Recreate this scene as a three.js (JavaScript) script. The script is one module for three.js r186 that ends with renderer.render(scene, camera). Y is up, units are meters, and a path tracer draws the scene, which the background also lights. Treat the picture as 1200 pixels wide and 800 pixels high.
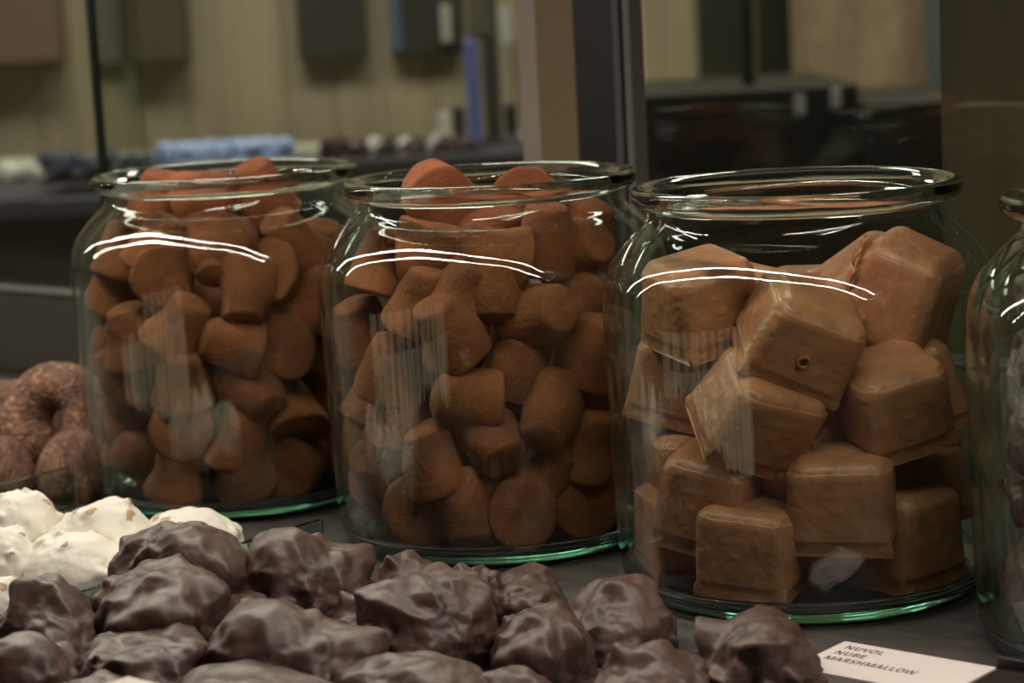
import * as THREE from 'three';
import { RectAreaLightUniformsLib } from 'three/addons/lights/RectAreaLightUniformsLib.js';
import { RoundedBoxGeometry } from 'three/addons/geometries/RoundedBoxGeometry.js';
import { mergeGeometries, mergeVertices } from 'three/addons/utils/BufferGeometryUtils.js';

// ---------------------------------------------------------------- camera, light, exposure
RectAreaLightUniformsLib.init();
const scene = new THREE.Scene();
const CAM_H = 0.2318, PITCH = 0.1566, ROLL = -0.0506, FOC = 2600;
const camera = new THREE.PerspectiveCamera(2 * Math.atan(400 / FOC) * 180 / Math.PI, 1.5, 0.02, 40);
const cp = Math.cos(PITCH), sp = Math.sin(PITCH), cr = Math.cos(ROLL), sr = Math.sin(ROLL);
const EYE = new THREE.Vector3(0, CAM_H, 0);
const FWD = new THREE.Vector3(0, -sp, -cp);
const RGT = new THREE.Vector3(cr, sr * cp, -sr * sp);
const UPV = new THREE.Vector3(-sr, cr * cp, -cr * sp);
camera.position.copy(EYE);
camera.up.copy(UPV);
camera.lookAt(EYE.clone().add(FWD));
camera.focus = 0.83;
camera.userData.fStop = camera.getFocalLength() / 6;      // an aperture 6 mm across
const renderer = new THREE.WebGLRenderer({ antialias: true });
renderer.toneMapping = THREE.LinearToneMapping;
renderer.toneMappingExposure = 1.08;
renderer.shadowMap.enabled = true;
scene.background = new THREE.Color(0x000000);

const LED_V = -0.57, LED_Y = 0.315, LED_U0 = -1.9, LED_U1 = 0.55, LED_POWER = 104;
const CEILING_POWER = 10.5;
const PANEL_POWER = 0.5;

// the counter's own axes: U runs along the row of jars, V towards the customer
const CA = Math.atan2(0.649, 0.760);
const U = new THREE.Vector3(Math.cos(CA), 0, Math.sin(CA)), V = new THREE.Vector3(-Math.sin(CA), 0, Math.cos(CA));
const uv = (u, v, y = 0) => new THREE.Vector3(u * U.x + v * V.x, y, u * U.z + v * V.z);

// ---------------------------------------------------------------- helpers
function rng(seed) { let a = seed >>> 0; return () => { a = (a + 0x6D2B79F5) >>> 0; let t = Math.imul(a ^ (a >>> 15), 1 | a); t = (t + Math.imul(t ^ (t >>> 7), 61 | t)) ^ t; return ((t ^ (t >>> 14)) >>> 0) / 4294967296; }; }
const ray = (px, py) => FWD.clone().addScaledVector(RGT, (px - 600) / FOC).addScaledVector(UPV, (400 - py) / FOC);
const onHeight = (px, py, h) => { const d = ray(px, py); return EYE.clone().addScaledVector(d, (h - CAM_H) / d.y); };
const atZ = (px, py, z) => { const d = ray(px, py); return EYE.clone().addScaledVector(d, z / d.z); };
const taken = new Map();
function numbered(n) { const k = taken.get(n) || 0; taken.set(n, k + 1); return k ? `${n}_${String(k).padStart(3, '0')}` : n; }
function tag(o, label, category, group) { o.userData.label = label; o.userData.category = category; if (group) o.userData.group = group; return o; }
function thing(name, label, category, pos = new THREE.Vector3(), group) {
  const o = new THREE.Group(); o.name = numbered(name); o.position.copy(pos); scene.add(o); return tag(o, label, category, group);
}
function mesh(name, geo, mat, parent) { const m = new THREE.Mesh(geo, mat); m.name = parent ? name : numbered(name); m.castShadow = m.receiveShadow = true; (parent || scene).add(m); return m; }
function struct(name, geo, mat, pos) { const m = mesh(name, geo, mat); m.userData.kind = 'structure'; if (pos) m.position.copy(pos); return m; }
const box = (w, h, d, r = 0) => r ? new RoundedBoxGeometry(w, h, d, 2, r) : new THREE.BoxGeometry(w, h, d);

// value noise in 3D
function hash3(x, y, z, s) { let h = Math.imul(x, 374761393) ^ Math.imul(y, 668265263) ^ Math.imul(z, 2147483647 - 1013904223) ^ Math.imul(s, 1274126177); h = Math.imul(h ^ (h >>> 13), 1274126177); return ((h ^ (h >>> 16)) >>> 0) / 4294967296; }
function noise3(x, y, z, s = 0) {
  const xi = Math.floor(x), yi = Math.floor(y), zi = Math.floor(z), f = t => t * t * (3 - 2 * t);
  const u = f(x - xi), v = f(y - yi), w = f(z - zi); let r = 0;
  for (let a = 0; a < 2; a++) for (let b = 0; b < 2; b++) for (let c = 0; c < 2; c++)
    r += hash3(xi + a, yi + b, zi + c, s) * (a ? u : 1 - u) * (b ? v : 1 - v) * (c ? w : 1 - w);
  return r * 2 - 1;
}
function fbm(x, y, z, s, o = 4) { let r = 0, a = 0.5; for (let i = 0; i < o; i++) { r += a * noise3(x, y, z, s + i); x *= 2.03; y *= 2.03; z *= 2.03; a *= 0.5; } return r; }
// tiling texture from a function of (u, v) -> [r, g, b] in 0..255 (sRGB) ; periodic noise by lattice wrap
function tex(n, fn, srgb, rep = 1) {
  const d = new Uint8Array(n * n * 4);
  for (let j = 0; j < n; j++) for (let i = 0; i < n; i++) { const c = fn(i / n, j / n), k = (j * n + i) * 4; for (let q = 0; q < 3; q++) d[k + q] = Math.max(0, Math.min(255, c[q])); d[k + 3] = 255; }
  const t = new THREE.DataTexture(d, n, n); t.wrapS = t.wrapT = THREE.RepeatWrapping; t.magFilter = THREE.LinearFilter; t.minFilter = THREE.LinearMipmapLinearFilter; t.generateMipmaps = true;
  if (srgb) t.colorSpace = THREE.SRGBColorSpace; t.repeat.set(rep, rep); t.needsUpdate = true; return t;
}
function pnoise(u, v, n, s) {   // periodic value noise with n cells
  const x = u * n, y = v * n, xi = Math.floor(x), yi = Math.floor(y), f = t => t * t * (3 - 2 * t), a = f(x - xi), b = f(y - yi), m = k => ((k % n) + n) % n;
  const h = (i, j) => hash3(m(i), m(j), 7, s);
  return (h(xi, yi) * (1 - a) + h(xi + 1, yi) * a) * (1 - b) + (h(xi, yi + 1) * (1 - a) + h(xi + 1, yi + 1) * a) * b;
}
const grey = v => [v, v, v];
const fineBump = tex(256, (u, v) => grey(255 * (0.5 * pnoise(u, v, 64, 1) + 0.3 * pnoise(u, v, 128, 2) + 0.2 * pnoise(u, v, 24, 3))));
const softBump = tex(256, (u, v) => grey(255 * (0.6 * pnoise(u, v, 6, 4) + 0.3 * pnoise(u, v, 16, 5) + 0.1 * pnoise(u, v, 60, 6))));
const cocoaMap = tex(256, (u, v) => { const n = 0.5 * pnoise(u, v, 5, 11) + 0.3 * pnoise(u, v, 17, 12) + 0.35 * pnoise(u, v, 90, 13), k = 0.78 + 0.4 * n; return [133 * k, 75 * k, 44 * k]; }, true);
const milkMap = tex(256, (u, v) => { const n = 0.6 * pnoise(u, v, 4, 21) + 0.3 * pnoise(u, v, 14, 22) + 0.1 * pnoise(u, v, 70, 23), k = 0.9 + 0.2 * n; return [168 * k, 109 * k, 77 * k]; }, true);
const darkMap = tex(256, (u, v) => { const n = 0.6 * pnoise(u, v, 5, 31) + 0.4 * pnoise(u, v, 22, 32), k = 0.8 + 0.4 * n; return [86 * k, 64 * k, 56 * k]; }, true);
const sugarMap = tex(256, (u, v) => { const n = pnoise(u, v, 34, 41), m = pnoise(u, v, 8, 42), k = 0.72 + 0.4 * m + 0.3 * pnoise(u, v, 22, 43) + (n > 0.76 ? 0.4 : 0); return [134 * k, 100 * k, 80 * k]; }, true);
const woodMap = (r, g, b, s) => tex(256, (u, v) => { const n = 0.55 * pnoise(u, v * 0.125, 32, s) + 0.3 * pnoise(u, v * 0.0625, 96, s + 1) + 0.25 * pnoise(u, v, 4, s + 2), k = 0.78 + 0.4 * n; return [r * k, g * k, b * k]; }, true);

const M = {};
const std = (o) => new THREE.MeshStandardMaterial(o), phy = (o) => new THREE.MeshPhysicalMaterial(o);
M.cocoa = std({ map: cocoaMap, roughness: 0.95, bumpMap: fineBump, bumpScale: 0.0004 });
M.milk = phy({ map: milkMap, roughness: 0.36, bumpMap: softBump, bumpScale: 0.0007, specularIntensity: 0.8 });
M.dark = phy({ map: darkMap, roughness: 0.47, ior: 1.55 });
M.white = phy({ color: 0xf1eada, roughness: 0.5 });
M.nut = std({ color: 0xc2a98a, roughness: 0.7 });
M.sugar = std({ map: sugarMap, roughness: 0.85, bumpMap: fineBump, bumpScale: 0.0025 });
const wavy = tex(512, (u, v) => grey(255 * (0.5 * pnoise(u, v * 0.125, 16, 81) + 0.4 * pnoise(u, v * 0.125, 40, 82) + 0.1 * pnoise(u, v, 6, 83)))); wavy.repeat.set(2, 1);
M.glassWall = phy({ bumpMap: wavy, bumpScale: 0.00015, color: 0xf4fbf7, transmission: 1, thickness: 0, roughness: 0, ior: 1.5 });
M.glassSolid = phy({ color: 0xffffff, transmission: 1, thickness: 0.01, roughness: 0.0, ior: 1.5, attenuationColor: new THREE.Color(0.62, 0.86, 0.76), attenuationDistance: 0.06 });
M.glassBase = phy({ color: 0xffffff, transmission: 1, thickness: 0.01, roughness: 0.03, ior: 1.5, attenuationColor: new THREE.Color(0.56, 0.82, 0.73), attenuationDistance: 0.05 });
M.pane = phy({ color: 0xeef4ee, transmission: 1, thickness: 0, roughness: 0, ior: 1.5 });
M.paneEdge = std({ color: 0x1d2a22, roughness: 0.25 });
const slate = tex(512, (u, v) => { const n = 0.45 * pnoise(u, v, 6, 51) + 0.3 * pnoise(u, v, 40, 52) + 0.35 * pnoise(u, v * 0.25, 160, 53), k = 0.65 + 0.6 * n; return [76 * k, 71 * k, 66 * k]; }, true);
slate.repeat.set(3, 3);
M.slate = std({ map: slate, roughness: 0.55, bumpMap: fineBump, bumpScale: 0.0004 });
M.card = std({ color: 0xe9dcd4, roughness: 0.7 });
M.steel = std({ color: 0x8d8780, roughness: 0.4, metalness: 0.8 });

// ---------------------------------------------------------------- room shell
const FLOOR = -0.95, CEIL = 1.85;
M.plaster = std({ color: 0x6a5f52, roughness: 0.9 });
M.floor = std({ color: 0x352f29, roughness: 0.6 });
M.ceiling = std({ color: 0x5f5a52, roughness: 0.9 });
struct('floor', box(7, 0.1, 9), M.floor, new THREE.Vector3(0, FLOOR - 0.05, -1));
struct('ceiling', box(7, 0.1, 9), M.ceiling, new THREE.Vector3(0, CEIL + 0.05, -1));
struct('wall_back', box(7, CEIL - FLOOR, 0.1), std({ color: 0x8e7d62, roughness: 0.9 }), new THREE.Vector3(0, (CEIL + FLOOR) / 2, -5.05));
struct('wall_front', box(7, CEIL - FLOOR, 0.1), M.plaster, new THREE.Vector3(0, (CEIL + FLOOR) / 2, 3.05));
struct('wall_right', box(0.1, CEIL - FLOOR, 8), M.plaster, new THREE.Vector3(3.05, (CEIL + FLOOR) / 2, -1));
struct('wall_left', box(0.1, CEIL - FLOOR, 8), M.plaster, new THREE.Vector3(-1.75, (CEIL + FLOOR) / 2, -1));
{ // a low counter with backlit front panels on the customer's side of the shop; the jars mirror it
  const w = 2.0, h = 0.86, t = thing('lit_counter', 'low shop counter with warm backlit front panels', 'counter', new THREE.Vector3(-1.5, FLOOR, 0.1));
  const b = mesh('counter_body', box(0.36, h, w, 0.01), std({ color: 0x5a4a38, roughness: 0.6 }), t); b.position.y = h / 2;
  const glow = std({ color: 0x332a20, emissive: new THREE.Color(1.0, 0.87, 0.58), emissiveIntensity: PANEL_POWER, roughness: 0.4 }), n = 11, pw = w / n, ph = 0.46;
  for (let i = 0; i < n; i++) { const p = mesh('light_panel', box(0.01, ph, pw - 0.04 - (i % 3) * 0.03), glow, t); p.position.set(0.184, h - 0.03 - ph / 2, -w / 2 + pw * (i + 0.5)); }
  const L = new THREE.RectAreaLight(new THREE.Color(1.0, 0.87, 0.58), PANEL_POWER * 0.4, w - 0.1, ph); L.position.set(-1.5 + 0.195, FLOOR + h - 0.03 - ph / 2, 0.1); L.lookAt(0, FLOOR + h - 0.03 - ph / 2, 0.1); L.name = 'panel_light'; scene.add(L);
}
function ceilingLamp(x, z, w, d, label, power) {
  const t = thing('ceiling_lamp', label, 'lamp', new THREE.Vector3(x, CEIL, z), 'flat ceiling lamps of the shop');
  const f = mesh('lamp_frame', box(w + 0.06, 0.04, d + 0.06, 0.008), M.steel, t); f.position.y = -0.02;
  const g = mesh('lamp_diffuser', box(w, 0.006, d), std({ color: 0xffffff, emissive: new THREE.Color(1, 0.92, 0.8), emissiveIntensity: power }), t); g.position.y = -0.043;
  const L = new THREE.RectAreaLight(new THREE.Color(1, 0.92, 0.8), power, w, d); L.position.set(x, CEIL - 0.05, z); L.lookAt(x, CEIL - 1, z); L.name = 'ceiling_light'; scene.add(L);
}
ceilingLamp(-0.6, -2.9, 1.2, 0.5, 'flat lit ceiling panel above the far counter', CEILING_POWER);
ceilingLamp(0.95, -2.8, 0.8, 0.5, 'flat lit ceiling panel above the pale stone wall', CEILING_POWER * 0.9);

// ---------------------------------------------------------------- counter under the jars
{
  const w = 3.2, d = 0.46, c = uv(-0.65, -0.883 + d / 2);
  const t = thing('display_counter', 'dark grey stone-topped display counter carrying the jars', 'counter', new THREE.Vector3(c.x, FLOOR, c.z)); t.rotation.y = -CA;
  const top = mesh('counter_top', box(w, 0.03, d, 0.004), M.slate, t); top.position.y = -FLOOR - 0.015;
  const body = mesh('counter_body', box(w - 0.04, -FLOOR - 0.03, d - 0.04), std({ color: 0x3a322a, roughness: 0.7 }), t); body.position.y = (-FLOOR - 0.03) / 2;
}
const along = (o) => { o.rotation.y = -CA; return o; };

// ---------------------------------------------------------------- jars
const outer = [[.0718, .0105], [.0728, .02], [.0735, .04], [.0742, .07], [.0748, .100], [.075, .110], [.0747, .116], [.0735, .1215], [.0708, .1275], [.066, .1335], [.061, .1385], [.0578, .1415], [.0566, .144], [.0565, .1468]];
function smoothProfile(p, n) { const c = new THREE.CatmullRomCurve3(p.map(q => new THREE.Vector3(q[0], q[1], 0)), false, 'centripetal'); return c.getPoints(n).map(v => new THREE.Vector2(v.x, v.y)); }
function offsetProfile(pts, t0) { return pts.map((p, i) => { const t = t0 * (1 + 0.6 * THREE.MathUtils.smoothstep(p.y, 0.085, 0.132)); const a = pts[Math.max(0, i - 1)], b = pts[Math.min(pts.length - 1, i + 1)], d = b.clone().sub(a).normalize(); return new THREE.Vector2(p.x - d.y * t, p.y + d.x * t); }); }
function latheClosed(pts, seg) { const g = new THREE.LatheGeometry(pts, seg); return g; }
const jarOut = smoothProfile(outer, 90), jarIn = offsetProfile(jarOut, 0.0032);
const wallGeo = mergeGeometries([new THREE.LatheGeometry(jarOut, 128), new THREE.LatheGeometry(jarIn.slice().reverse(), 128)]);
const rimPts = smoothProfile([[.0524, .1469], [.0565, .1469], [.0575, .1476], [.0603, .1486], [.0622, .1503], [.0627, .1527], [.0620, .1547], [.0602, .1556], [.0580, .1553], [.0560, .1541], [.0541, .1520], [.0528, .1495], [.0524, .1469]], 60);
const rimGeo = new THREE.LatheGeometry(rimPts, 128);
const basePts = [[0, .0032], [.02, .0030], [.05, .0024], [.0605, .001], [.0625, 0], [.0648, .0002], [.0675, .0016], [.0700, .0046], [.0714, .0085], [.0717, .0103], [.0688, .0103], [.0676, .0078], [.0650, .0064], [.055, .0058], [.03, .0060], [0, .0062]].map(p => new THREE.Vector2(...p));
const baseGeo = new THREE.LatheGeometry(smoothProfile(basePts.map(p => [p.x, p.y]), 80), 128);
const JARS = [uv(-.780, -.711), uv(-.6166, -.712), uv(-.4600, -.708), uv(-.3012, -.708)];
JARS[0].set(-.1315, 0, -1.0481); JARS[1].set(-.0064, 0, -.9425); JARS[2].set(.11, 0, -.8375); JARS[3].set(.2283, 0, -.7345);
const jarLabels = ['clear glass jar of cocoa truffles beside the sugared biscuits', 'clear glass jar of cocoa truffles beside the jar of milk chocolate cubes', 'clear glass jar full of milk chocolate cubes', 'clear glass jar of dark chocolates beside the name card'];
JARS.forEach((p, i) => {
  const t = thing('glass_jar', jarLabels[i], 'jar', p, 'wide-mouthed glass jars in a row');
  mesh('jar_wall', wallGeo, M.glassWall, t); const r = mesh('rim', rimGeo, M.glassSolid, t); r.userData.label = 'rolled glass rim'; const b = mesh('base', baseGeo, M.glassBase, t); b.userData.label = 'thick greenish glass base';
});

// ---------------------------------------------------------------- truffles
function smoothGeo(g) { g.deleteAttribute('normal'); g = mergeVertices(g, 1e-6); g.computeVertexNormals(); return g; }
function truffleGeo(seed) {
  const R = rng(seed), h = 0.0225 + R() * 0.004, r0 = 0.0134 + R() * 0.0010, r1 = 0.0080 + R() * 0.0030, e = 0.0021;
  const p = [[0.00001, -h / 2], [r0 * 0.5, -h / 2 + 0.0001], [r0 - e, -h / 2 + 0.0003], [r0 - e * 0.3, -h / 2 + e * 0.35], [r0, -h / 2 + e], [r0 * 0.7 + r1 * 0.3, -h * 0.12], [r0 * 0.35 + r1 * 0.65, h * 0.2], [r1, h / 2 - e * 1.2], [r1 - e * 0.35, h / 2 - e * 0.4], [r1 - e * 1.1, h / 2], [r1 * 0.4, h / 2 + 0.0006], [0.00001, h / 2 + 0.0008]];
  const g = new THREE.LatheGeometry(smoothProfile(p, 26), 30), a = g.attributes.position, s = seed * 13;
  for (let i = 0; i < a.count; i++) {
    const x = a.getX(i), y = a.getY(i), z = a.getZ(i), k = 1 + 0.12 * noise3(x * 65 + s, y * 65, z * 65, 3) + 0.05 * noise3(x * 220, y * 220 + s, z * 220, 4);
    a.setXYZ(i, x * k + 0.0012 * noise3(y * 90, s, 0, 9), y * (1 + 0.06 * noise3(x * 110, z * 110, s, 5)), z * k);
  }
  const uvA = g.attributes.uv; g.computeVertexNormals();
  // weld the seam normals
  const n = g.attributes.normal, rows = 27; for (let i = 0; i < rows; i++) { const j = 30 * rows + i; const v = new THREE.Vector3(n.getX(i) + n.getX(j), n.getY(i) + n.getY(j), n.getZ(i) + n.getZ(j)).normalize(); n.setXYZ(i, v.x, v.y, v.z); n.setXYZ(j, v.x, v.y, v.z); }
  return g;
}
const TRUFFLES = [1, 2, 3, 4, 5, 6].map(truffleGeo);
const toWorldDir = (a) => new THREE.Vector3().addScaledVector(RGT, a[0]).addScaledVector(UPV, a[1]).addScaledVector(FWD, -a[2]).normalize();

// a piece whose skin would reach into the glass is drawn towards the jar's axis and lifted off its floor
function keepInside(m, J) {
  m.updateMatrixWorld(true); const a = m.geometry.attributes.position, v = new THREE.Vector3(); let low = 1, out = 0, d = null;
  const rIn = y => y < 0.02 ? 0.0682 : y < 0.104 ? 0.0688 + 0.0012 * (y - 0.02) / 0.084 : y < 0.142 ? 0.0700 - Math.pow((y - 0.104) / 0.038, 1.35) * 0.0195 : 0.0503;
  for (let i = 0; i < a.count; i++) { v.fromBufferAttribute(a, i).applyMatrix4(m.matrixWorld); low = Math.min(low, v.y); const r = Math.hypot(v.x - J.x, v.z - J.z) - rIn(v.y); if (r > out) { out = r; d = v.clone().sub(J); } }
  if (d) { const l = Math.hypot(d.x, d.z); m.position.x -= d.x / l * out; m.position.z -= d.z / l * out; }
  if (low < 0.0066) m.position.y += 0.0066 - low;
}
const nestle = (m, J) => { keepInside(m, J); keepInside(m, J); keepInside(m, J); };
// packs the pieces of a jar: fixed ones stay, the loose ones settle between them
function settle(fixed, loose, r, rIn, floorY, topY) {
  const all = [...fixed.map(p => ({ p: p.clone(), f: true })), ...loose.map(p => ({ p: p.clone(), f: false }))];
  const d = new THREE.Vector3();
  for (let it = 0; it < 160; it++) {
    for (const b of all) if (!b.f) b.p.y -= 0.0004;
    for (let i = 0; i < all.length; i++) for (let j = i + 1; j < all.length; j++) {
      const a = all[i], b = all[j]; if (a.f && b.f) continue;
      d.subVectors(b.p, a.p); const l = d.length() || 1e-6; if (l >= 2 * r) continue;
      d.multiplyScalar((2 * r - l) / l * (a.f || b.f ? 1 : 0.5) * 0.8); if (!a.f) a.p.sub(d); if (!b.f) b.p.add(d);
    }
    for (const b of all) if (!b.f) {
      let lim = rIn - r; if (b.p.y > 0.115) lim = rIn - r - (b.p.y - 0.115) * 0.7;
      const q = Math.hypot(b.p.x, b.p.z); if (q > lim) { b.p.x *= lim / q; b.p.z *= lim / q; }
      b.p.y = Math.max(floorY + r, Math.min(topY, b.p.y));
    }
  }
  const keep = [];
  for (const b of all) if (!b.f && !keep.some(q => q.distanceTo(b.p) < 1.45 * r) && !fixed.some(q => q.distanceTo(b.p) < 1.55 * r)) keep.push(b.p);
  return keep;
}
function frontPoint(jar, px, py, rad) {   // where the sight line first meets the cylinder of that radius inside the jar
  const d = ray(px, py), ox = EYE.x - jar.x, oz = EYE.z - jar.z, a = d.x * d.x + d.z * d.z, b = ox * d.x + oz * d.z, c = ox * ox + oz * oz - rad * rad, q = b * b - a * c;
  const t = (-b - Math.sqrt(Math.max(0, q))) / a, p = EYE.clone().addScaledVector(d, t); p.sub(jar); const l = Math.hypot(p.x, p.z); if (l > rad) { p.x *= rad / l; p.z *= rad / l; } return p;
}
const truffleSpots = [
  // [x, y, axis (right, up, to the viewer) from the wide end to the narrow one, inset, note]
  [
    [120, 335, [.3, .8, .3]], [172, 322, [-.2, .2, -1]], [245, 300, [.1, -.8, .5]], [289, 343, [0, -.9, .3]], [337, 328, [.3, -.2, -1]],
    [152, 392, [-.2, .9, .3]], [209, 382, [.5, .7, .3]], [272, 404, [-.9, .2, .3]], [350, 408, [.2, .1, -1]], [146, 437, [-.5, .8, .2]],
    [213, 443, [0, .9, .4]], [300, 464, [.5, -.6, .5]], [146, 492, [.9, .2, .2]], [204, 505, [0, 0, -1]], [282, 513, [.2, .95, .2]], [351, 482, [-.3, .8, -.4]],
    [158, 553, [-.6, .2, .8]], [207, 569, [.1, .9, .4]], [284, 569, [-.2, .8, .5]], [356, 560, [.3, .1, -1]], [372, 345, [.4, .6, .2]], [112, 400, [0, .9, .2]], [112, 520, [.2, .7, .2]],
  ],
  [
    [497, 348, [.2, .8, .4], .010], [523, 386, [-.35, .65, .5]], [582, 340, [.05, -1, .25]], [636, 371, [.6, .15, .8]], [676, 350, [.4, .5, .2], .014], [421, 388, [-.2, .85, .35]],
    [694, 410, [.3, .8, .3]], [545, 470, [-.95, .12, .2]], [575, 516, [.4, -.55, .6]], [645, 486, [-.2, -.75, .6]], [508, 536, [-.35, .85, .25]], [692, 517, [.2, .8, .3]],
    [638, 556, [.6, .7, .2], .008], [441, 552, [-.5, .5, .6]], [480, 608, [.12, .05, -1]], [549, 604, [.05, -.9, .4]], [620, 609, [.05, 0, -1]], [690, 598, [-.3, 0, -1]],
    [420, 604, [.5, .5, .3]], [462, 432, [.2, .8, .3], .004], [428, 462, [.3, .9, .2]], [606, 425, [.2, .7, .3], .012], [470, 484, [.1, .9, .2], .006], [400, 500, [0, .9, .1]], [690, 462, [.2, .6, .5], .006],
  ],
];
const truffleGroup = ['truffles in the jar beside the sugared biscuits', 'truffles in the jar beside the milk chocolate cubes'];
const truffleLabel = ['cocoa-dusted truffle inside the jar beside the sugared biscuits', 'cocoa-dusted truffle inside the jar beside the milk chocolate cubes'];
const upperSpots = [   // above the shoulder: [x, y, z within the jar, axis] in metres
  [[-.030, .1425, .012, [.2, .9, .3]], [-.006, .1440, .022, [.9, .2, .2]], [.018, .1450, .014, [-.3, .8, .4]], [-.028, .125, .040, [.5, .8, .2]], [.004, .124, .046, [.9, .3, .1]], [.034, .124, .036, [-.4, .6, .5]], [.050, .117, .022, [.2, .7, .3]], [-.050, .120, .012, [.2, .9, 0]], [.008, .136, -.026, [.2, .7, .3]], [-.034, .134, -.024, [.3, .9, .1]]],
  [[-.024, .1495, .004, [-.35, .3, -.9]], [.018, .1425, -.012, [.2, .2, -.9]], [-.030, .127, .038, [.95, .1, .2]], [.000, .126, .044, [-.9, .2, .3]], [.026, .1305, .036, [.1, .9, .4]], [.044, .124, .032, [.6, .3, .7]], [-.046, .121, .012, [.2, .9, 0]], [.046, .128, -.010, [.2, .7, .3]], [.000, .130, .014, [.2, .7, .3]], [-.012, .112, .046, [.3, .8, .2]]],
];
for (let k = 0; k < 2; k++) {
  const J = JARS[k], R = rng(100 + k), fixed = [], axes = [];
  for (const [x, y, ax, inset] of truffleSpots[k]) { const p = frontPoint(J, x, y, 0.0705 - 0.0135 - (inset || 0)); p.y = Math.max(p.y, 0.0185); fixed.push(p); axes.push(ax); }
  for (const [x, y, z, ax] of upperSpots[k]) { fixed.push(new THREE.Vector3(x, y, z)); axes.push(ax); }
  const loose = [];
  for (let L = 0; L < 5; L++) for (const [rr, n] of [[0.056, 11], [0.030, 6], [0.001, 1]]) for (let i = 0; i < n; i++) {
    const a = (i + R() * 0.3 + (L % 2) * 0.5) / n * Math.PI * 2; const p = new THREE.Vector3(Math.sin(a) * rr, 0.024 + L * 0.024, Math.cos(a) * rr);
    if (fixed.some(q => q.distanceTo(p) < 0.017) || (rr > 0.05 && Math.cos(a) > 0.35)) continue; loose.push(p);
  }
  const rest = settle(fixed, loose, 0.0128, 0.0705, 0.0086, 0.132);
  const put = (p, ax, label) => {
    const m = mesh('chocolate_truffle', TRUFFLES[Math.floor(R() * 6)], M.cocoa); m.name = numbered('cocoa_truffle');
    m.quaternion.setFromUnitVectors(new THREE.Vector3(0, 1, 0), toWorldDir(ax)).multiply(new THREE.Quaternion().setFromAxisAngle(new THREE.Vector3(0, 1, 0), R() * 6.28));
    m.scale.setScalar(1.09); m.position.copy(J).add(p); nestle(m, J); tag(m, label, 'truffle', truffleGroup[k]); return m;
  };
  fixed.forEach((p, i) => { const hole = k === 1 && i === 14; const m = put(p, axes[i], hole ? 'cocoa-dusted truffle with a small dark hole in its flat end, against the glass' : i >= truffleSpots[k].length && i < truffleSpots[k].length + 3 - k ? ['cocoa-dusted truffle heaped at the mouth of the jar beside the sugared biscuits', 'cocoa-dusted truffle heaped at the mouth of the jar beside the chocolate cubes'][k] : truffleLabel[k]); if (hole) { const c = mesh('pin_hole', new THREE.SphereGeometry(0.0011, 12, 8), std({ color: 0x1c0f08, roughness: 0.9 }), m); c.scale.y = 0.4; m.geometry.computeBoundingBox(); c.position.set(0.001, m.geometry.boundingBox.min.y + 0.0001, 0.001); } });
  rest.filter(p => p.z < 0.018 && p.y < 0.118).forEach(p => put(p, [R() - .5, R() - .3, R() - .5], truffleLabel[k]));
}

// ---------------------------------------------------------------- milk chocolate cubes
function cubeGeo(seed, w, h, d) {
  const g0 = new RoundedBoxGeometry(w, h, d, 8, 0.0068), s = seed * 7.3; let g = g0.index ? g0.toNonIndexed() : g0; g.deleteAttribute('normal'); g = mergeVertices(g, 1e-7);
  const a = g.attributes.position, u = g.attributes.uv;
  for (let i = 0; i < a.count; i++) {
    let x = a.getX(i), y = a.getY(i), z = a.getZ(i); const t = y / h + 0.5;
    const far = Math.max(Math.abs(x) / w, Math.abs(z) / d) * 2; let k = 1 - 0.06 * (t - 0.5);
    if (t < 0.2 && far > 0.5) k *= 1 + ((0.93 + 0.05 * noise3(x * 200, s, z * 200, 2)) / far - 1) * Math.min(1, (0.2 - t) / 0.1);
    x *= k; z *= k; x += 0.0017 * noise3(x * 70 + s, y * 70, z * 70, 5) + 0.0005 * noise3(x * 260 + s, y * 260, z * 260, 9); z += 0.0017 * noise3(x * 60, y * 60 + s, z * 60, 6); y += 0.0011 * noise3(x * 60, y * 60, z * 60 + s, 7) - (t > 0.9 ? 0.05 * Math.hypot(x, z) * 0.6 : 0);
    a.setXYZ(i, x, y, z);
  }
  // smooth normals over the welded positions
  const pg = new THREE.BufferGeometry(); pg.setAttribute('position', a.clone()); pg.setIndex(g.index.clone());
  const q = 1e5, map = new Map(), id = []; for (let i = 0; i < a.count; i++) { const key = `${Math.round(a.getX(i) * q)},${Math.round(a.getY(i) * q)},${Math.round(a.getZ(i) * q)}`; if (!map.has(key)) map.set(key, i); id.push(map.get(key)); }
  pg.setIndex(Array.from(g.index.array, i => id[i])); pg.computeVertexNormals();
  const n = new Float32Array(a.count * 3); for (let i = 0; i < a.count; i++) for (let c = 0; c < 3; c++) n[i * 3 + c] = pg.attributes.normal.array[id[i] * 3 + c];
  g.setAttribute('normal', new THREE.BufferAttribute(n, 3)); return g;
}
const CUBES = [cubeGeo(1, .037, .034, .037), cubeGeo(2, .039, .033, .036), cubeGeo(3, .036, .036, .038), cubeGeo(4, .038, .035, .035)];
function viewTurn(yaw, pitch, roll) {   // a turn about the piece's own height, a nod to the viewer, a roll in the picture plane
  const e = new THREE.Euler(pitch * Math.PI / 180, yaw * Math.PI / 180, roll * Math.PI / 180, 'ZXY'); return new THREE.Quaternion().setFromEuler(e);
}
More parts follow.
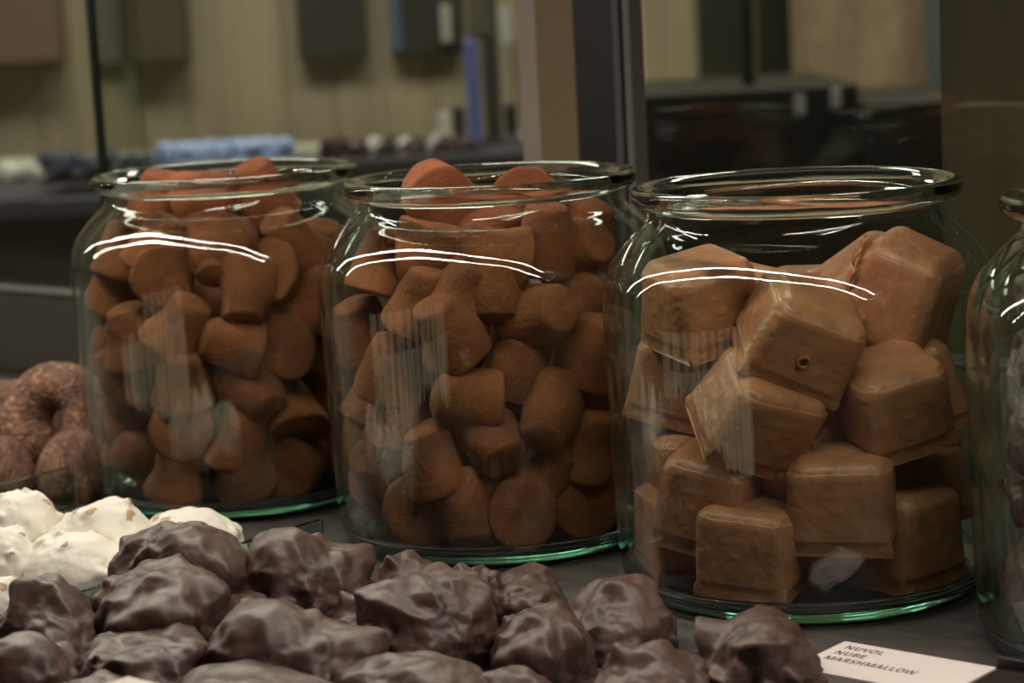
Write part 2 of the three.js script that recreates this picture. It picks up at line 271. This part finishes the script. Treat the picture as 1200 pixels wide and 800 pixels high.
const cubeSpots = [
  [818, 352, 22, 10, 6, .004], [936, 393, 12, 18, -30, -.002], [1088, 345, -28, 12, -16, 0], [889, 480, 24, 24, -30, 0], [1043, 467, 14, 14, 6, 0], [762, 447, -24, 6, -12, 0],
  [823, 580, -30, 10, -6, -.004], [991, 582, -12, 8, 2, -.003], [880, 664, -26, 6, -3, -.003], [766, 640, 14, 2, 0, .002], [1053, 658, 42, 2, 0, .002],
  [1016, 392, 30, 20, 10, .030], [752, 545, 10, 6, 4, .006], [1100, 560, 20, 10, 8, .008], [1112, 450, 10, 10, 20, .008], [935, 545, 30, 20, 20, .024], [955, 460, 10, 10, 10, .03], [746, 375, 30, 10, 10, .022], [950, 650, 10, 0, 0, .034],
];
{
  const J = JARS[2], R = rng(300), fixed = [], turn = [];
  const g = 'milk chocolate cubes in their jar', lab = 'milk chocolate coated cube inside the glass jar';
  for (const [x, y, a, b, c, inset] of cubeSpots) { const p = frontPoint(J, x, y, 0.0462 - inset); p.y = Math.max(p.y, 0.0215); fixed.push(p); turn.push([a, b, c]); }
  for (const [x, y, z, ...t] of [[.036, .108, -.030, 10, 10, 30], [.000, .100, -.035, 30, 0, 10], [-.040, .092, -.024, 20, 10, 0]]) { fixed.push(new THREE.Vector3(x, y, z)); turn.push(t); }
  const loose = [];
  for (let L = 0; L < 3; L++) for (let i = 0; i < 7; i++) { const a = i / 7 * 6.283 + L * 0.5; const p = new THREE.Vector3(Math.sin(a) * 0.044, 0.03 + L * 0.036, Math.cos(a) * 0.044); if (!fixed.some(q => q.distanceTo(p) < 0.022)) loose.push(p); }
  const rest = settle(fixed, loose, 0.0190, 0.0705, 0.0086, 0.11);
  const put = (p, t, lb, i) => { const m = mesh('chocolate_cube', CUBES[i % 4], M.milk); m.position.copy(J).add(p); m.quaternion.copy(viewTurn(...t)); if (i === 2 && lb !== lab) m.scale.set(1, 1.22, 1); nestle(m, J); tag(m, lb, 'chocolate', g); return m; };
  fixed.forEach((p, i) => {
    const m = put(p, turn[i], i === 1 ? 'tilted milk chocolate cube with a small bubble hole, against the glass' : i === 2 ? 'tall milk chocolate cube with a rough torn side, under the jar shoulder' : lab, i);
    if (i === 2) { const R2 = rng(9), lumps = []; for (let q = 0; q < 9; q++) { const l = new THREE.IcosahedronGeometry(0.0022 + R2() * 0.0022, 3), a = l.attributes.position; for (let n = 0; n < a.count; n++) { const e = 1 + 0.35 * noise3(a.getX(n) * 700 + q, a.getY(n) * 700, a.getZ(n) * 700, 5); a.setXYZ(n, a.getX(n) * e * 0.7, a.getY(n) * e * 1.3, a.getZ(n) * e); } l.computeVertexNormals(); l.translate(-0.0165 + R2() * 0.002, -0.013 + q * 0.0031, 0.0125 + R2() * 0.003); lumps.push(l); } const tn = mesh('torn_edge', mergeGeometries(lumps), M.milk, m); tn.userData.label = 'rough torn chocolate edge'; }
    if (i === 1) { const h = mesh('bubble_hole', new THREE.TorusGeometry(0.0021, 0.0007, 8, 18), M.milk, m); h.position.set(-0.001, -0.002, 0.0187); const c = mesh('hole_bottom', new THREE.SphereGeometry(0.0018, 12, 8), std({ color: 0x4a2c1a, roughness: 0.7 }), m); c.scale.z = 0.3; c.position.set(-0.001, -0.002, 0.0185); }
  });
  rest.forEach((p, i) => put(p, [R() * 90, R() * 30 - 15, R() * 30 - 15], lab, i));
}

// ---------------------------------------------------------------- lumpy clusters
function clusterGeo(seed, o) {
  const R = rng(seed * 977 + 5), bumps = [];
  const dir = () => { const z = R() * 2 - 1, a = R() * 6.283, q = Math.sqrt(1 - z * z); return [q * Math.cos(a), z, q * Math.sin(a)]; };
  for (let i = 0; i < o.n; i++) bumps.push([...dir(), o.amp * (0.35 + R()) * (R() < 0.3 ? -0.6 : 1), o.sig * (0.6 + 0.8 * R()), 0]);
  for (let i = 0; i < o.nubs; i++) bumps.push([...dir(), o.nub * (0.4 + R()), o.nubSig * (0.6 + 0.8 * R()), R() < 0.6 ? 1 : 0]);
  let g = new THREE.IcosahedronGeometry(1, o.detail || 30); g.deleteAttribute('normal'); g.deleteAttribute('uv'); g = mergeVertices(g, 1e-5);
  const a = g.attributes.position, nut = new Uint8Array(a.count), uvs = new Float32Array(a.count * 2), v = new THREE.Vector3();
  for (let i = 0; i < a.count; i++) {
    v.fromBufferAttribute(a, i).normalize(); let r = 1, spot = 0;
    const wx = v.x + 0.12 * noise3(v.x * 4, v.y * 4, v.z * 4, seed + 1), wy = v.y + 0.12 * noise3(v.x * 4, v.y * 4, v.z * 4, seed + 2), wz = v.z + 0.12 * noise3(v.x * 4, v.y * 4, v.z * 4, seed + 3);
    for (const [x, y, z, m, s, sp_] of bumps) { const d2 = (wx - x) ** 2 + (wy - y) ** 2 + (wz - z) ** 2, e = Math.exp(-d2 / (s * s)); r += m * e; if (sp_) spot = Math.max(spot, Math.exp(-d2 / (s * s * 0.9))); }
    r += o.fine * fbm(v.x * 3 + seed, v.y * 3, v.z * 3, seed, 4) + o.ridge * (0.4 - 2 * Math.abs(noise3(v.x * 2.4 + seed * 3, v.y * 2.4, v.z * 2.4, 8)));
    let y = v.y * r; if (y < -0.55) y = -0.55 + (y + 0.55) * 0.15;
    a.setXYZ(i, v.x * r, y, v.z * r);
    nut[i] = spot > 0.62 + 0.3 * noise3(v.x * 9, v.y * 9, v.z * 9, 4) ? 1 : 0;   // bare nut showing through the coating
    uvs[i * 2] = v.x * 0.9 + v.y * 0.4; uvs[i * 2 + 1] = v.z * 0.9 - v.y * 0.4;
  }
  g.setAttribute('uv', new THREE.BufferAttribute(uvs, 2)); g.computeVertexNormals();
  if (!o.flecks) return g;
  const parts = [[], []], ix = g.index.array; for (let k = 0; k < ix.length; k += 3) parts[nut[ix[k]] && nut[ix[k + 1]] && nut[ix[k + 2]] ? 1 : 0].push(ix[k], ix[k + 1], ix[k + 2]);
  return parts.map(p => { const q = g.clone(); q.setIndex(p); return q; });
}
const DARKS = [1, 2, 3, 4, 5, 6, 7].map(s => clusterGeo(s, { n: 20, amp: 0.17, sig: 0.42, nubs: 28, nub: 0.13, nubSig: 0.17, fine: 0.10, ridge: 0.07 }));
const WHITES = [11, 12, 13].map(s => clusterGeo(s, { n: 16, amp: 0.11, sig: 0.40, nubs: 44, nub: 0.10, nubSig: 0.16, fine: 0.06, ridge: 0.0, flecks: true }));
function cluster(name, label, cat, group, geo, mat, px, topPy, wPx, h, depthZ, turn, sx = 1, sz = 1) {
  // depthZ: distance of the piece's middle; its crown appears at topPy
  const crown = atZ(px, topPy, depthZ), w = wPx / FOC * -depthZ / 2;
  const m = mesh(name, geo, mat); m.scale.set(w * sx, h / 1.75, w * sz); m.position.set(crown.x, crown.y - h * 0.62, depthZ); m.rotation.y = turn; return tag(m, label, cat, group);
}
const darkL = { 0: 'dark chocolate cluster leaning against the white clusters', 1: 'broad dark chocolate cluster at the clear divider before the truffle jars', 5: 'low flat dark chocolate cluster before the foot of a truffle jar', 6: 'small pointed dark chocolate cluster wedged behind larger ones', 7: 'dark chocolate cluster beside the small pointed one', 10: 'dark chocolate cluster before the gap between truffle jar and cube jar', 11: 'knobbly dark chocolate cluster beside the printed name card' };
const nutPart = g => { const m = new THREE.Mesh(g, M.nut); m.name = 'nut_flecks'; m.castShadow = m.receiveShadow = true; m.userData.label = 'brown nut pieces showing through the coating'; return m; };
const whiteL = { 2: 'white chocolate cluster with the dark clusters leaning on it', 0: 'white chocolate cluster against the divider by the sugared biscuits', 1: 'wide white chocolate cluster before the jar by the sugared biscuits' };
const darkG = 'dark chocolate nut clusters in the open tray', whiteG = 'white chocolate nut clusters in the open tray';
[
  // px, crown y, width px, height, z, turn
  [212, 614, 150, .036, -.800, .4], [345, 634, 158, .034, -.800, 2.1], [188, 668, 158, .034, -.762, 4.0], [60, 694, 150, .034, -.755, 1.0], [500, 674, 165, .036, -.752, 5.2],
  [478, 656, 104, .026, -.815, 3.1], [556, 658, 70, .028, -.795, .9], [612, 671, 110, .026, -.800, 2.7], [330, 722, 210, .036, -.722, 1.7], [635, 718, 116, .034, -.735, 3.6],
  [718, 695, 150, .032, -.760, 4.6], [892, 721, 148, .034, -.716, .2], [765, 766, 165, .030, -.700, 2.4], [160, 736, 190, .032, -.722, 5.6], [480, 768, 190, .032, -.695, .5], [20, 758, 170, .032, -.715, 3.3],
  [280, 792, 200, .030, -.690, 4.4], [610, 800, 160, .028, -.690, 1.2], [105, 800, 180, .028, -.690, 2.9], [430, 705, 120, .028, -.770, 2.2], [270, 690, 110, .026, -.775, 3.8],
].forEach(([px, py, w, h, z, t], i) => cluster('dark_chocolate_cluster', darkL[i] || 'lumpy dark chocolate nut cluster in the thick of the tray pile', 'chocolate', darkG, DARKS[i % 7], M.dark, px, py, w * 1.0, h, z, t));
[
  [18, 572, 100, .032, -.905, 1.2], [118, 586, 128, .032, -.890, 2.6], [218, 596, 130, .032, -.870, .4], [85, 621, 140, .036, -.848, 4.2], [4, 618, 90, .034, -.850, 5.1], [-6, 676, 90, .03, -.80, 3.0], [160, 632, 120, .03, -.845, 2.0],
].forEach(([px, py, w, h, z, t], i) => cluster('white_chocolate_cluster', whiteL[i] || 'creamy white chocolate nut cluster flecked with brown, among the others', 'chocolate', whiteG, WHITES[i % 3][0], M.white, px, py, w * 1.0, h, z, t).add(nutPart(WHITES[i % 3][1])));

// sugared biscuits
const SUG = [21, 22].map(s => clusterGeo(s, { n: 10, amp: 0.06, sig: 0.4, nubs: 0, nub: 0, nubSig: 1, fine: 0.08, ridge: 0.0, detail: 24 }));
const sugG = 'sugar-dusted brown biscuits in the glass tray';
[[12, 442, 110, .03, -1.17, .5], [14, 468, 90, .034, -1.12, 1.9], [-2, 506, 90, .04, -1.07, 3.0], [86, 502, 110, .042, -1.055, 4.1], [118, 450, 90, .034, -1.16, .2], [60, 470, 80, .036, -1.15, 2.2]].forEach(([px, py, w, h, z, t], i) => cluster('sugared_biscuit', 'rounded brown biscuit crusted with sugar beside the truffle jar', 'biscuit', sugG, SUG[i % 2], M.sugar, px, py, w * 0.9, h, z, t));
{
  const g = new THREE.TorusGeometry(0.0175, 0.0125, 20, 40, 4.3), a = g.attributes.position;
  for (let i = 0; i < a.count; i++) { const x = a.getX(i), y = a.getY(i), z = a.getZ(i), k = 1 + 0.06 * fbm(x * 120, y * 120, z * 120, 3); a.setXYZ(i, x * k, y * k, z * k * 1.05); }
  g.computeVertexNormals(); const caps = [0, 4.3].map(t => { const s = new THREE.SphereGeometry(0.0125, 16, 12); s.translate(0.0175 * Math.cos(t), 0.0175 * Math.sin(t), 0); return s; });
  const m = mesh('sugared_crescent', mergeGeometries([g, ...caps]), M.sugar); const c = atZ(68, 492, -1.10); m.position.copy(c); m.rotation.set(-0.35, -0.3, -0.55); tag(m, 'brown horseshoe-shaped biscuit crusted with sugar, leaning on the others', 'biscuit', sugG);
}

// ---------------------------------------------------------------- tray dividers, cards
M.acrylic = phy({ color: 0xdfeee6, transmission: 1, thickness: 0.003, roughness: 0.05, ior: 1.49, attenuationColor: new THREE.Color(0.4, 0.7, 0.55), attenuationDistance: 0.03 });
function divider(u, v0, v1, h, label) {
  const t = along(thing('tray_divider', label, 'divider', uv(u, (v0 + v1) / 2, 0), 'clear dividers between the trays'));
  const a = mesh('divider_sheet', box(0.003, h, v1 - v0, 0.0006), M.acrylic, t); a.position.y = h / 2;
}
divider(-0.831, -0.648, -0.36, 0.020, 'low clear divider between the sugared biscuits and the white clusters');
divider(-0.645, -0.628, -0.36, 0.020, 'low clear divider between the white and the dark clusters');
function cardTexture() {
  const c = document.createElement('canvas'); c.width = 1024; c.height = 512; const x = c.getContext('2d'); x.fillStyle = '#e9dcd4'; x.fillRect(0, 0, 1024, 512); x.fillStyle = '#16110f';
  x.font = 'bold 80px sans-serif'; x.textBaseline = 'alphabetic'; ['NUVOL', 'NUBE', 'MARSHMALLOW'].forEach((s, i) => x.fillText(s, 66, 112 + i * 100));
  const t = new THREE.CanvasTexture(c); t.colorSpace = THREE.SRGBColorSpace; return t;
}
{
  const w = 0.058, d = 0.034, A = onHeight(990, 750, 0.004);
  const t = along(thing('name_card', 'white name card printed NUVOL NUBE MARSHMALLOW in front of the jars', 'card', A.clone().addScaledVector(U, w / 2).addScaledVector(V, d / 2).setY(0)));
  const b = mesh('card_block', box(w, 0.0034, d), M.card, t); b.position.y = 0.0017;
  const f = mesh('card_print', new THREE.PlaneGeometry(w, d), std({ map: cardTexture(), roughness: 0.7 }), t); f.rotation.x = -Math.PI / 2; f.position.y = 0.0037;
}

// ---------------------------------------------------------------- light strip over the trays
{
  const len = LED_U1 - LED_U0, um = (LED_U0 + LED_U1) / 2;
  const t = along(thing('light_strip', 'long aluminium light strip with a row of small lamps above the trays', 'light strip', uv(um, LED_V, 0)));
  const h = mesh('strip_housing', box(len, 0.012, 0.018, 0.002), M.steel, t); h.position.y = LED_Y + 0.0095;
  for (const s of [-1, 1]) { const p = mesh('strip_post', box(0.012, LED_Y + 0.004, 0.012, 0.002), M.steel, t); p.position.set(s * (len / 2 - 0.006), (LED_Y + 0.004) / 2, 0); }
  const one = new THREE.CylinderGeometry(0.0024, 0.0024, 0.002, 8), list = [], n = Math.floor(len / 0.0125);
  for (let i = 0; i < n; i++) { const g = one.clone(); g.translate(-len / 2 + (i + 0.5) * len / n, LED_Y + 0.0025, 0); list.push(g); }
  const d = mesh('led_lamps', mergeGeometries(list), std({ color: 0xffffff, emissive: new THREE.Color(1, 0.93, 0.80), emissiveIntensity: LED_POWER * 0.5 }), t); d.userData.kind = 'stuff';
  const L = new THREE.RectAreaLight(new THREE.Color(1, 0.92, 0.83), LED_POWER, len - 0.03, 0.0042); const c = uv(um, LED_V, LED_Y - 0.001); L.position.copy(c); L.up.copy(V); L.lookAt(c.x, c.y - 1, c.z); L.name = 'strip_light'; scene.add(L);
}

// ---------------------------------------------------------------- back of the display case: rail, panes, frame
const BACK_V = -0.892;
function uAt(px, v) {   // counter coordinate U where the sight line of a column meets the plane at v
  const d = ray(px, 100), a = d.x * V.x + d.z * V.z, t = v / a; return (d.x * U.x + d.z * U.z) * t;
}
M.rail = std({ color: 0x4c493e, roughness: 0.6 });
{
  const t = along(thing('back_rail', 'low olive-grey rail along the back edge of the counter', 'rail', uv(-0.65, BACK_V - 0.012, 0)));
  const a = mesh('rail_board', box(3.2, 0.05, 0.02, 0.001), M.rail, t); a.position.y = 0.025 - 0.0;
  const b = mesh('rail_cap', box(3.2, 0.003, 0.022, 0.001), std({ color: 0x3c3a33, roughness: 0.6 }), t); b.position.y = 0.0518;
  const u0 = uAt(628, BACK_V), u1 = uAt(672, BACK_V), u2 = uAt(606, BACK_V), u3 = uAt(719, BACK_V), u4 = uAt(740, BACK_V), um = -0.65;
  const f = along(thing('door_frame', 'tan and black upright frame between the sliding glass panes', 'frame', uv((u2 + u4) / 2, BACK_V - 0.012, 0)));
  const bar = (n, a0, a1, mat, dz, dep) => { const m = mesh(n, box(a1 - a0, 0.9, dep, 0.001), mat, f); m.position.set((a0 + a1) / 2 - (u2 + u4) / 2, 0.0533 + 0.45, dz); };
  bar('pale_bar', u2, u0, std({ color: 0x9c8f80, roughness: 0.5 }), 0.004, 0.012);
  bar('tan_post', u0, u1, std({ color: 0x7a6748, roughness: 0.6 }), 0, 0.02);
  bar('black_post', u1, u3, std({ color: 0x12100e, roughness: 0.5 }), 0.002, 0.016);
  bar('grey_channel', u3, u3 + (u4 - u3) * 0.4, std({ color: 0x4f4b47, roughness: 0.5 }), 0.006, 0.012);
  bar('grey_channel', u3 + (u4 - u3) * 0.6, u4, std({ color: 0x6b6660, roughness: 0.5 }), 0.006, 0.012);
  const pane = (a0, a1, dv, label) => {
    const p = along(thing('sliding_glass_door', label, 'glass door', uv((a0 + a1) / 2, BACK_V - 0.012 + dv, 0)));
    const g = mesh('pane_sheet', box(a1 - a0 - 0.002, 0.9, 0.004), M.pane, p); g.position.y = 0.0533 + 0.45;
    if (a0 < -0.9) { const e = mesh('pane_edge', box(0.005, 0.9, 0.0042, 0.0006), M.paneEdge, p); e.position.set(-(a1 - a0) / 2, 0.0533 + 0.45, 0); }
  };
  const ue = uAt(103, BACK_V);
  pane(ue - 0.5, ue + 0.03, -0.006, 'sliding glass pane behind the sugared biscuits');
  pane(ue, u2 - 0.001, 0.005, 'sliding glass pane between the dark glass edge and the tan post');
  pane(u4 + 0.001, 0.25, 0.0, 'glass pane behind the jar of milk chocolate cubes');
  const uw = uAt(1114, BACK_V - 0.05);
  const w = along(thing('wood_panel', 'dark brown wooden end panel behind the glass pane', 'panel', uv((uw + 0.4) / 2, BACK_V - 0.05, FLOOR)));
  const wm = woodMap(92, 74, 56, 61); wm.repeat.set(3, 1);
  const b2 = mesh('panel_board', box(0.4 - uw, 1.9, 0.02, 0.001), std({ map: wm, roughness: 0.6 }), w); b2.position.y = 0.95;
}

// ---------------------------------------------------------------- far side of the shop
const W = (c, r = 0.7) => std({ color: c, roughness: r });
function slab(name, label, cat, px0, px1, py0, py1, z, depth, mat, group) {   // upright slab filling that part of the view at distance z, its depth going back
  const pm = (px0 + px1) / 2, pv = (py0 + py1) / 2, x0 = atZ(px0, pv, z).x, x1 = atZ(px1, pv, z).x, y1 = atZ(pm, py0, z).y, y0 = atZ(pm, py1, z).y;
  const m = mesh(name, box(x1 - x0, y1 - y0, depth, Math.min(0.006, (x1 - x0) / 6, depth / 4)), mat); m.position.set((x0 + x1) / 2, (y0 + y1) / 2, z - depth / 2); return tag(m, label, cat, group);
}
const WALLZ = -3.85;
{
  // panelled back wall, board by board
  const pw = new THREE.Group(); pw.name = 'wall_panelling'; pw.userData.kind = 'structure'; scene.add(pw);
  const mats = [0, 1, 2].map(i => std({ map: woodMap(150 + i * 4, 138 + i * 3, 115 + i * 2, 71 + i * 5), roughness: 0.75 }));
  for (let i = 0; i < 34; i++) { const x = -1.6 + i * 0.085; const b = mesh('board', box(0.0842, CEIL - FLOOR, 0.03, 0.0015), mats[(i * 7) % 3], pw); b.position.set(x, (CEIL + FLOOR) / 2, WALLZ - 0.015 - (i % 2) * 0.0015); }
  // far counter with its trays
  const x0 = -1.55, x1 = 0.06, t = thing('far_counter', 'far shop counter with a grey top and brown front below the panelled wall', 'counter', new THREE.Vector3((x0 + x1) / 2, FLOOR, -3.47));
  const top = mesh('counter_top', box(x1 - x0, 0.03, 0.56, 0.004), W(0x4d4a55, 0.5), t); top.position.y = -FLOOR - 0.045;
  const body = mesh('counter_front', box(x1 - x0, -FLOOR - 0.06, 0.5, 0.004), W(0x5d5044), t); body.position.y = (-FLOOR - 0.06) / 2;
  const led = mesh('back_ledge', box(x1 - x0, 0.026, 0.1, 0.004), W(0xb5b0a0), t); led.position.set(0, -FLOOR - 0.017, -0.225);
  // sweets on it
  const R = rng(77), mats2 = { b: W(0x9fb0e0, 0.5), n: W(0x2b2c48, 0.5), w: W(0xc9c6c2, 0.5), r: W(0x3a2226, 0.5) };
  const labs = { b: ['pale blue-white sweet in a row on the far counter', 'pale sweets on the far counter'], n: ['dark navy sweet on the far counter', 'dark navy sweets on the far counter'], w: ['small white sweet among dark ones on the far counter', 'white sweets on the far counter'], r: ['dark reddish chocolate on the far counter', 'reddish chocolates on the far counter'] };
  const sweet = (px, py, w, k, z) => { const c = atZ(px, py, z), r = w / FOC * -z / 2, m = mesh('far_sweet', DARKS[Math.floor(R() * 6)], mats2[k]); m.scale.set(r, r * 1.1, r); m.position.set(c.x, c.y, z); m.rotation.y = R() * 6; tag(m, labs[k][0], 'sweet', labs[k][1]); };
  for (let i = 0; i < 9; i++) sweet(196 + i * 17, 183 - i * 0.9, 25, 'b', -3.24 - (i % 2) * 0.1);
  for (const x of [54, 74, 94, 114, 134, 154, 174]) sweet(x, 196, 26, 'n', -3.22 - (Math.round(x / 20) % 2) * 0.1);
  for (const x of [4, 14, 26, 38]) sweet(x, 205, 22, 'w', -3.2);
  for (let i = 0; i < 18; i++) sweet(388 + i * 11, 178, 26, 'r', -3.26 - (i % 3) * 0.09);
  for (const x of [440, 474, 512]) sweet(x, 174, 22, 'w', -3.3);
  slab('far_tray', 'pale tray heaped with blue-white sweets on the far counter', 'tray', 184, 340, 193, 212, -3.21, 0.26, W(0x8c8f9c));
  slab('far_tray', 'dark tray of navy sweets on the far counter', 'tray', 44, 183, 200, 214, -3.21, 0.2, W(0x26252c));
  slab('far_tray', 'dark tray of reddish chocolates on the far counter', 'tray', 380, 616, 182, 206, -3.22, 0.4, W(0x3a353c));
  slab('white_cup', 'white cup standing on the back ledge of the far counter', 'cup', 513, 529, 132, 160, -3.68, 0.02, W(0xb8b0a8));
  slab('dark_box', 'small dark box beside the white cup on the far counter', 'box', 530, 545, 126, 160, -3.68, 0.03, W(0x221d1c));
  slab('small_black_box', 'small black box behind the pale bar of the case', 'box', 592, 607, 122, 190, -3.6, 0.03, W(0x1a1818));
  // on the wall
  slab('wall_cabinet', 'brown wall cabinet hung at the end of the panelled wall', 'cabinet', -60, 62, -160, 76, WALLZ + 0.06, 0.06, W(0x6f5846));
  slab('brown_shelf_unit', 'dark brown shelf unit hung on the panelled wall', 'shelf', 140, 212, -160, 74, WALLZ + 0.05, 0.05, W(0x4d4133));
  slab('grey_conduit', 'slim grey pipe running down the panelled wall', 'pipe', 103, 136, -160, 76, WALLZ + 0.02, 0.02, W(0x6b655f));
  slab('wall_screen', 'wide dark screen mounted on the panelled wall', 'screen', 343, 424, -160, 70, WALLZ + 0.03, 0.03, W(0x3c3933, 0.4));
  slab('wall_screen', 'dark screen with a blue-grey edge strip on the panelled wall', 'screen', 466, 538, -160, 64, WALLZ + 0.03, 0.03, W(0x383632, 0.4));
  slab('blue_strip', 'blue-grey strip beside the dark wall screen', 'strip', 450, 466, -160, 62, WALLZ + 0.03, 0.03, W(0x4d5a6a));
  slab('white_badge', 'small white upright badge fixed on the dark wall screen', 'badge', 516, 529, 6, 50, WALLZ + 0.045, 0.015, W(0xa09a96));
  const pole = slab('blue_pole', 'slim lavender-blue pole rising from the far counter', 'pole', 546, 563, 46, 176, -3.25, 0.02, W(0x6f78b8));
  slab('grey_box', 'grey box fixed on top of the lavender-blue pole', 'box', 544, 573, -160, 46, -3.25, 0.03, W(0x6a6259));
  slab('dark_upright', 'dark brown upright beside the lavender-blue pole', 'post', 563, 582, -160, 200, -3.4, 0.03, W(0x3b342b));
  slab('white_oval_lamp', 'pale oval fitting beside the dark upright', 'fitting', 586, 600, 8, 52, -3.8, 0.02, W(0xa8a6a2));
  // right-hand side of the shop
  slab('dark_bar', 'long dark bar counter behind the jar of chocolate cubes', 'counter', 700, 1014, 104, 700, -3.0, 0.4, W(0x27241f, 0.6));
  slab('bar_ledge', 'pale ledge along the wall above the dark bar', 'ledge', 700, 868, 96, 114, WALLZ + 0.1, 0.1, W(0x8d8470));
  slab('low_dark_counter', 'lower dark counter against the pale stone wall', 'counter', 1015, 1160, 116, 700, -3.0, 0.4, W(0x2b2823, 0.6));
  slab('price_tag', 'small white tag on the dark bar nearer the black pole', 'tag', 932, 944, 112, 134, -2.99, 0.003, W(0xd0cccb));
  slab('price_tag', 'small white tag at the end of the dark bar', 'tag', 974, 986, 104, 126, -2.99, 0.003, W(0xd0cccb));
  slab('green_window', 'dark green window beside the black pole', 'window', 815, 867, -200, 100, WALLZ + 0.02, 0.02, W(0x2b2d22, 0.5));
  slab('green_window', 'dark green window beside the pale stone wall', 'window', 884, 946, -200, 100, WALLZ + 0.02, 0.02, W(0x2a2c20, 0.5));
  slab('black_pole', 'thin black pole between the dark green windows', 'pole', 866, 881, -200, 138, -3.05, 0.02, W(0x141312));
  slab('stone_wall', 'pale beige stone wall section beyond the dark bar', 'wall', 944, 1092, -200, 200, -3.6, 0.2, std({ map: tex(256, (u, v) => { const k = 0.8 + 0.35 * (0.6 * pnoise(u, v, 6, 91) + 0.4 * pnoise(u, v, 24, 92)); return [168 * k, 142 * k, 116 * k]; }, true), roughness: 0.9 }));
  slab('grey_upright', 'blue-grey upright post at the edge of the stone wall', 'post', 1091, 1118, -200, 200, -3.55, 0.05, W(0x5c6468));
}
// ---------------------------------------------------------------- dark chocolates in the last jar
{
  const J = JARS[3], R = rng(500), spots = [];
  for (let L = 0; L < 5; L++) for (let i = 0; i < 8; i++) { const a = (i + (L % 2) * 0.5) / 8 * 6.283, rr = L === 4 ? 0.04 : 0.047; spots.push(new THREE.Vector3(Math.sin(a) * rr, 0.026 + L * 0.0235, Math.cos(a) * rr)); }
  spots.forEach((p, i) => { const m = mesh('dark_chocolate', DARKS[i % 6], M.dark); m.scale.setScalar(0.0145 + R() * 0.002); m.position.copy(J).add(p); m.rotation.set(R() * 6, R() * 6, R() * 6); nestle(m, J); tag(m, 'dark chocolate inside the jar beside the name card', 'chocolate', 'dark chocolates in the end jar'); });
}
// ---------------------------------------------------------------- small things at the edge of the view
{
  const B = onHeight(1169, 779, 0.003), t = along(thing('dark_tray', 'flat dark brown tray beside the printed name card', 'tray', B.clone().addScaledVector(U, 0.05).addScaledVector(V, 0.06).setY(0)));
  const a = mesh('tray_base', box(0.098, 0.003, 0.12, 0.0008), W(0x2a1f1a, 0.5), t); a.position.y = 0.0015;
  for (const z of [-1, 1]) { const b = mesh('tray_lip', box(0.098, 0.006, 0.003, 0.0008), W(0x2a1f1a, 0.5), t); b.position.set(0, 0.004, z * 0.0585); }
  const c = onHeight(150, 794, 0.036), k = along(mesh('blank_card', box(0.03, 0.001, 0.02), M.card)); k.position.copy(c).addScaledVector(V, 0.010).addScaledVector(U, 0.015); tag(k, 'blank white card lying among the dark chocolate clusters', 'card');
}
renderer.render(scene, camera);
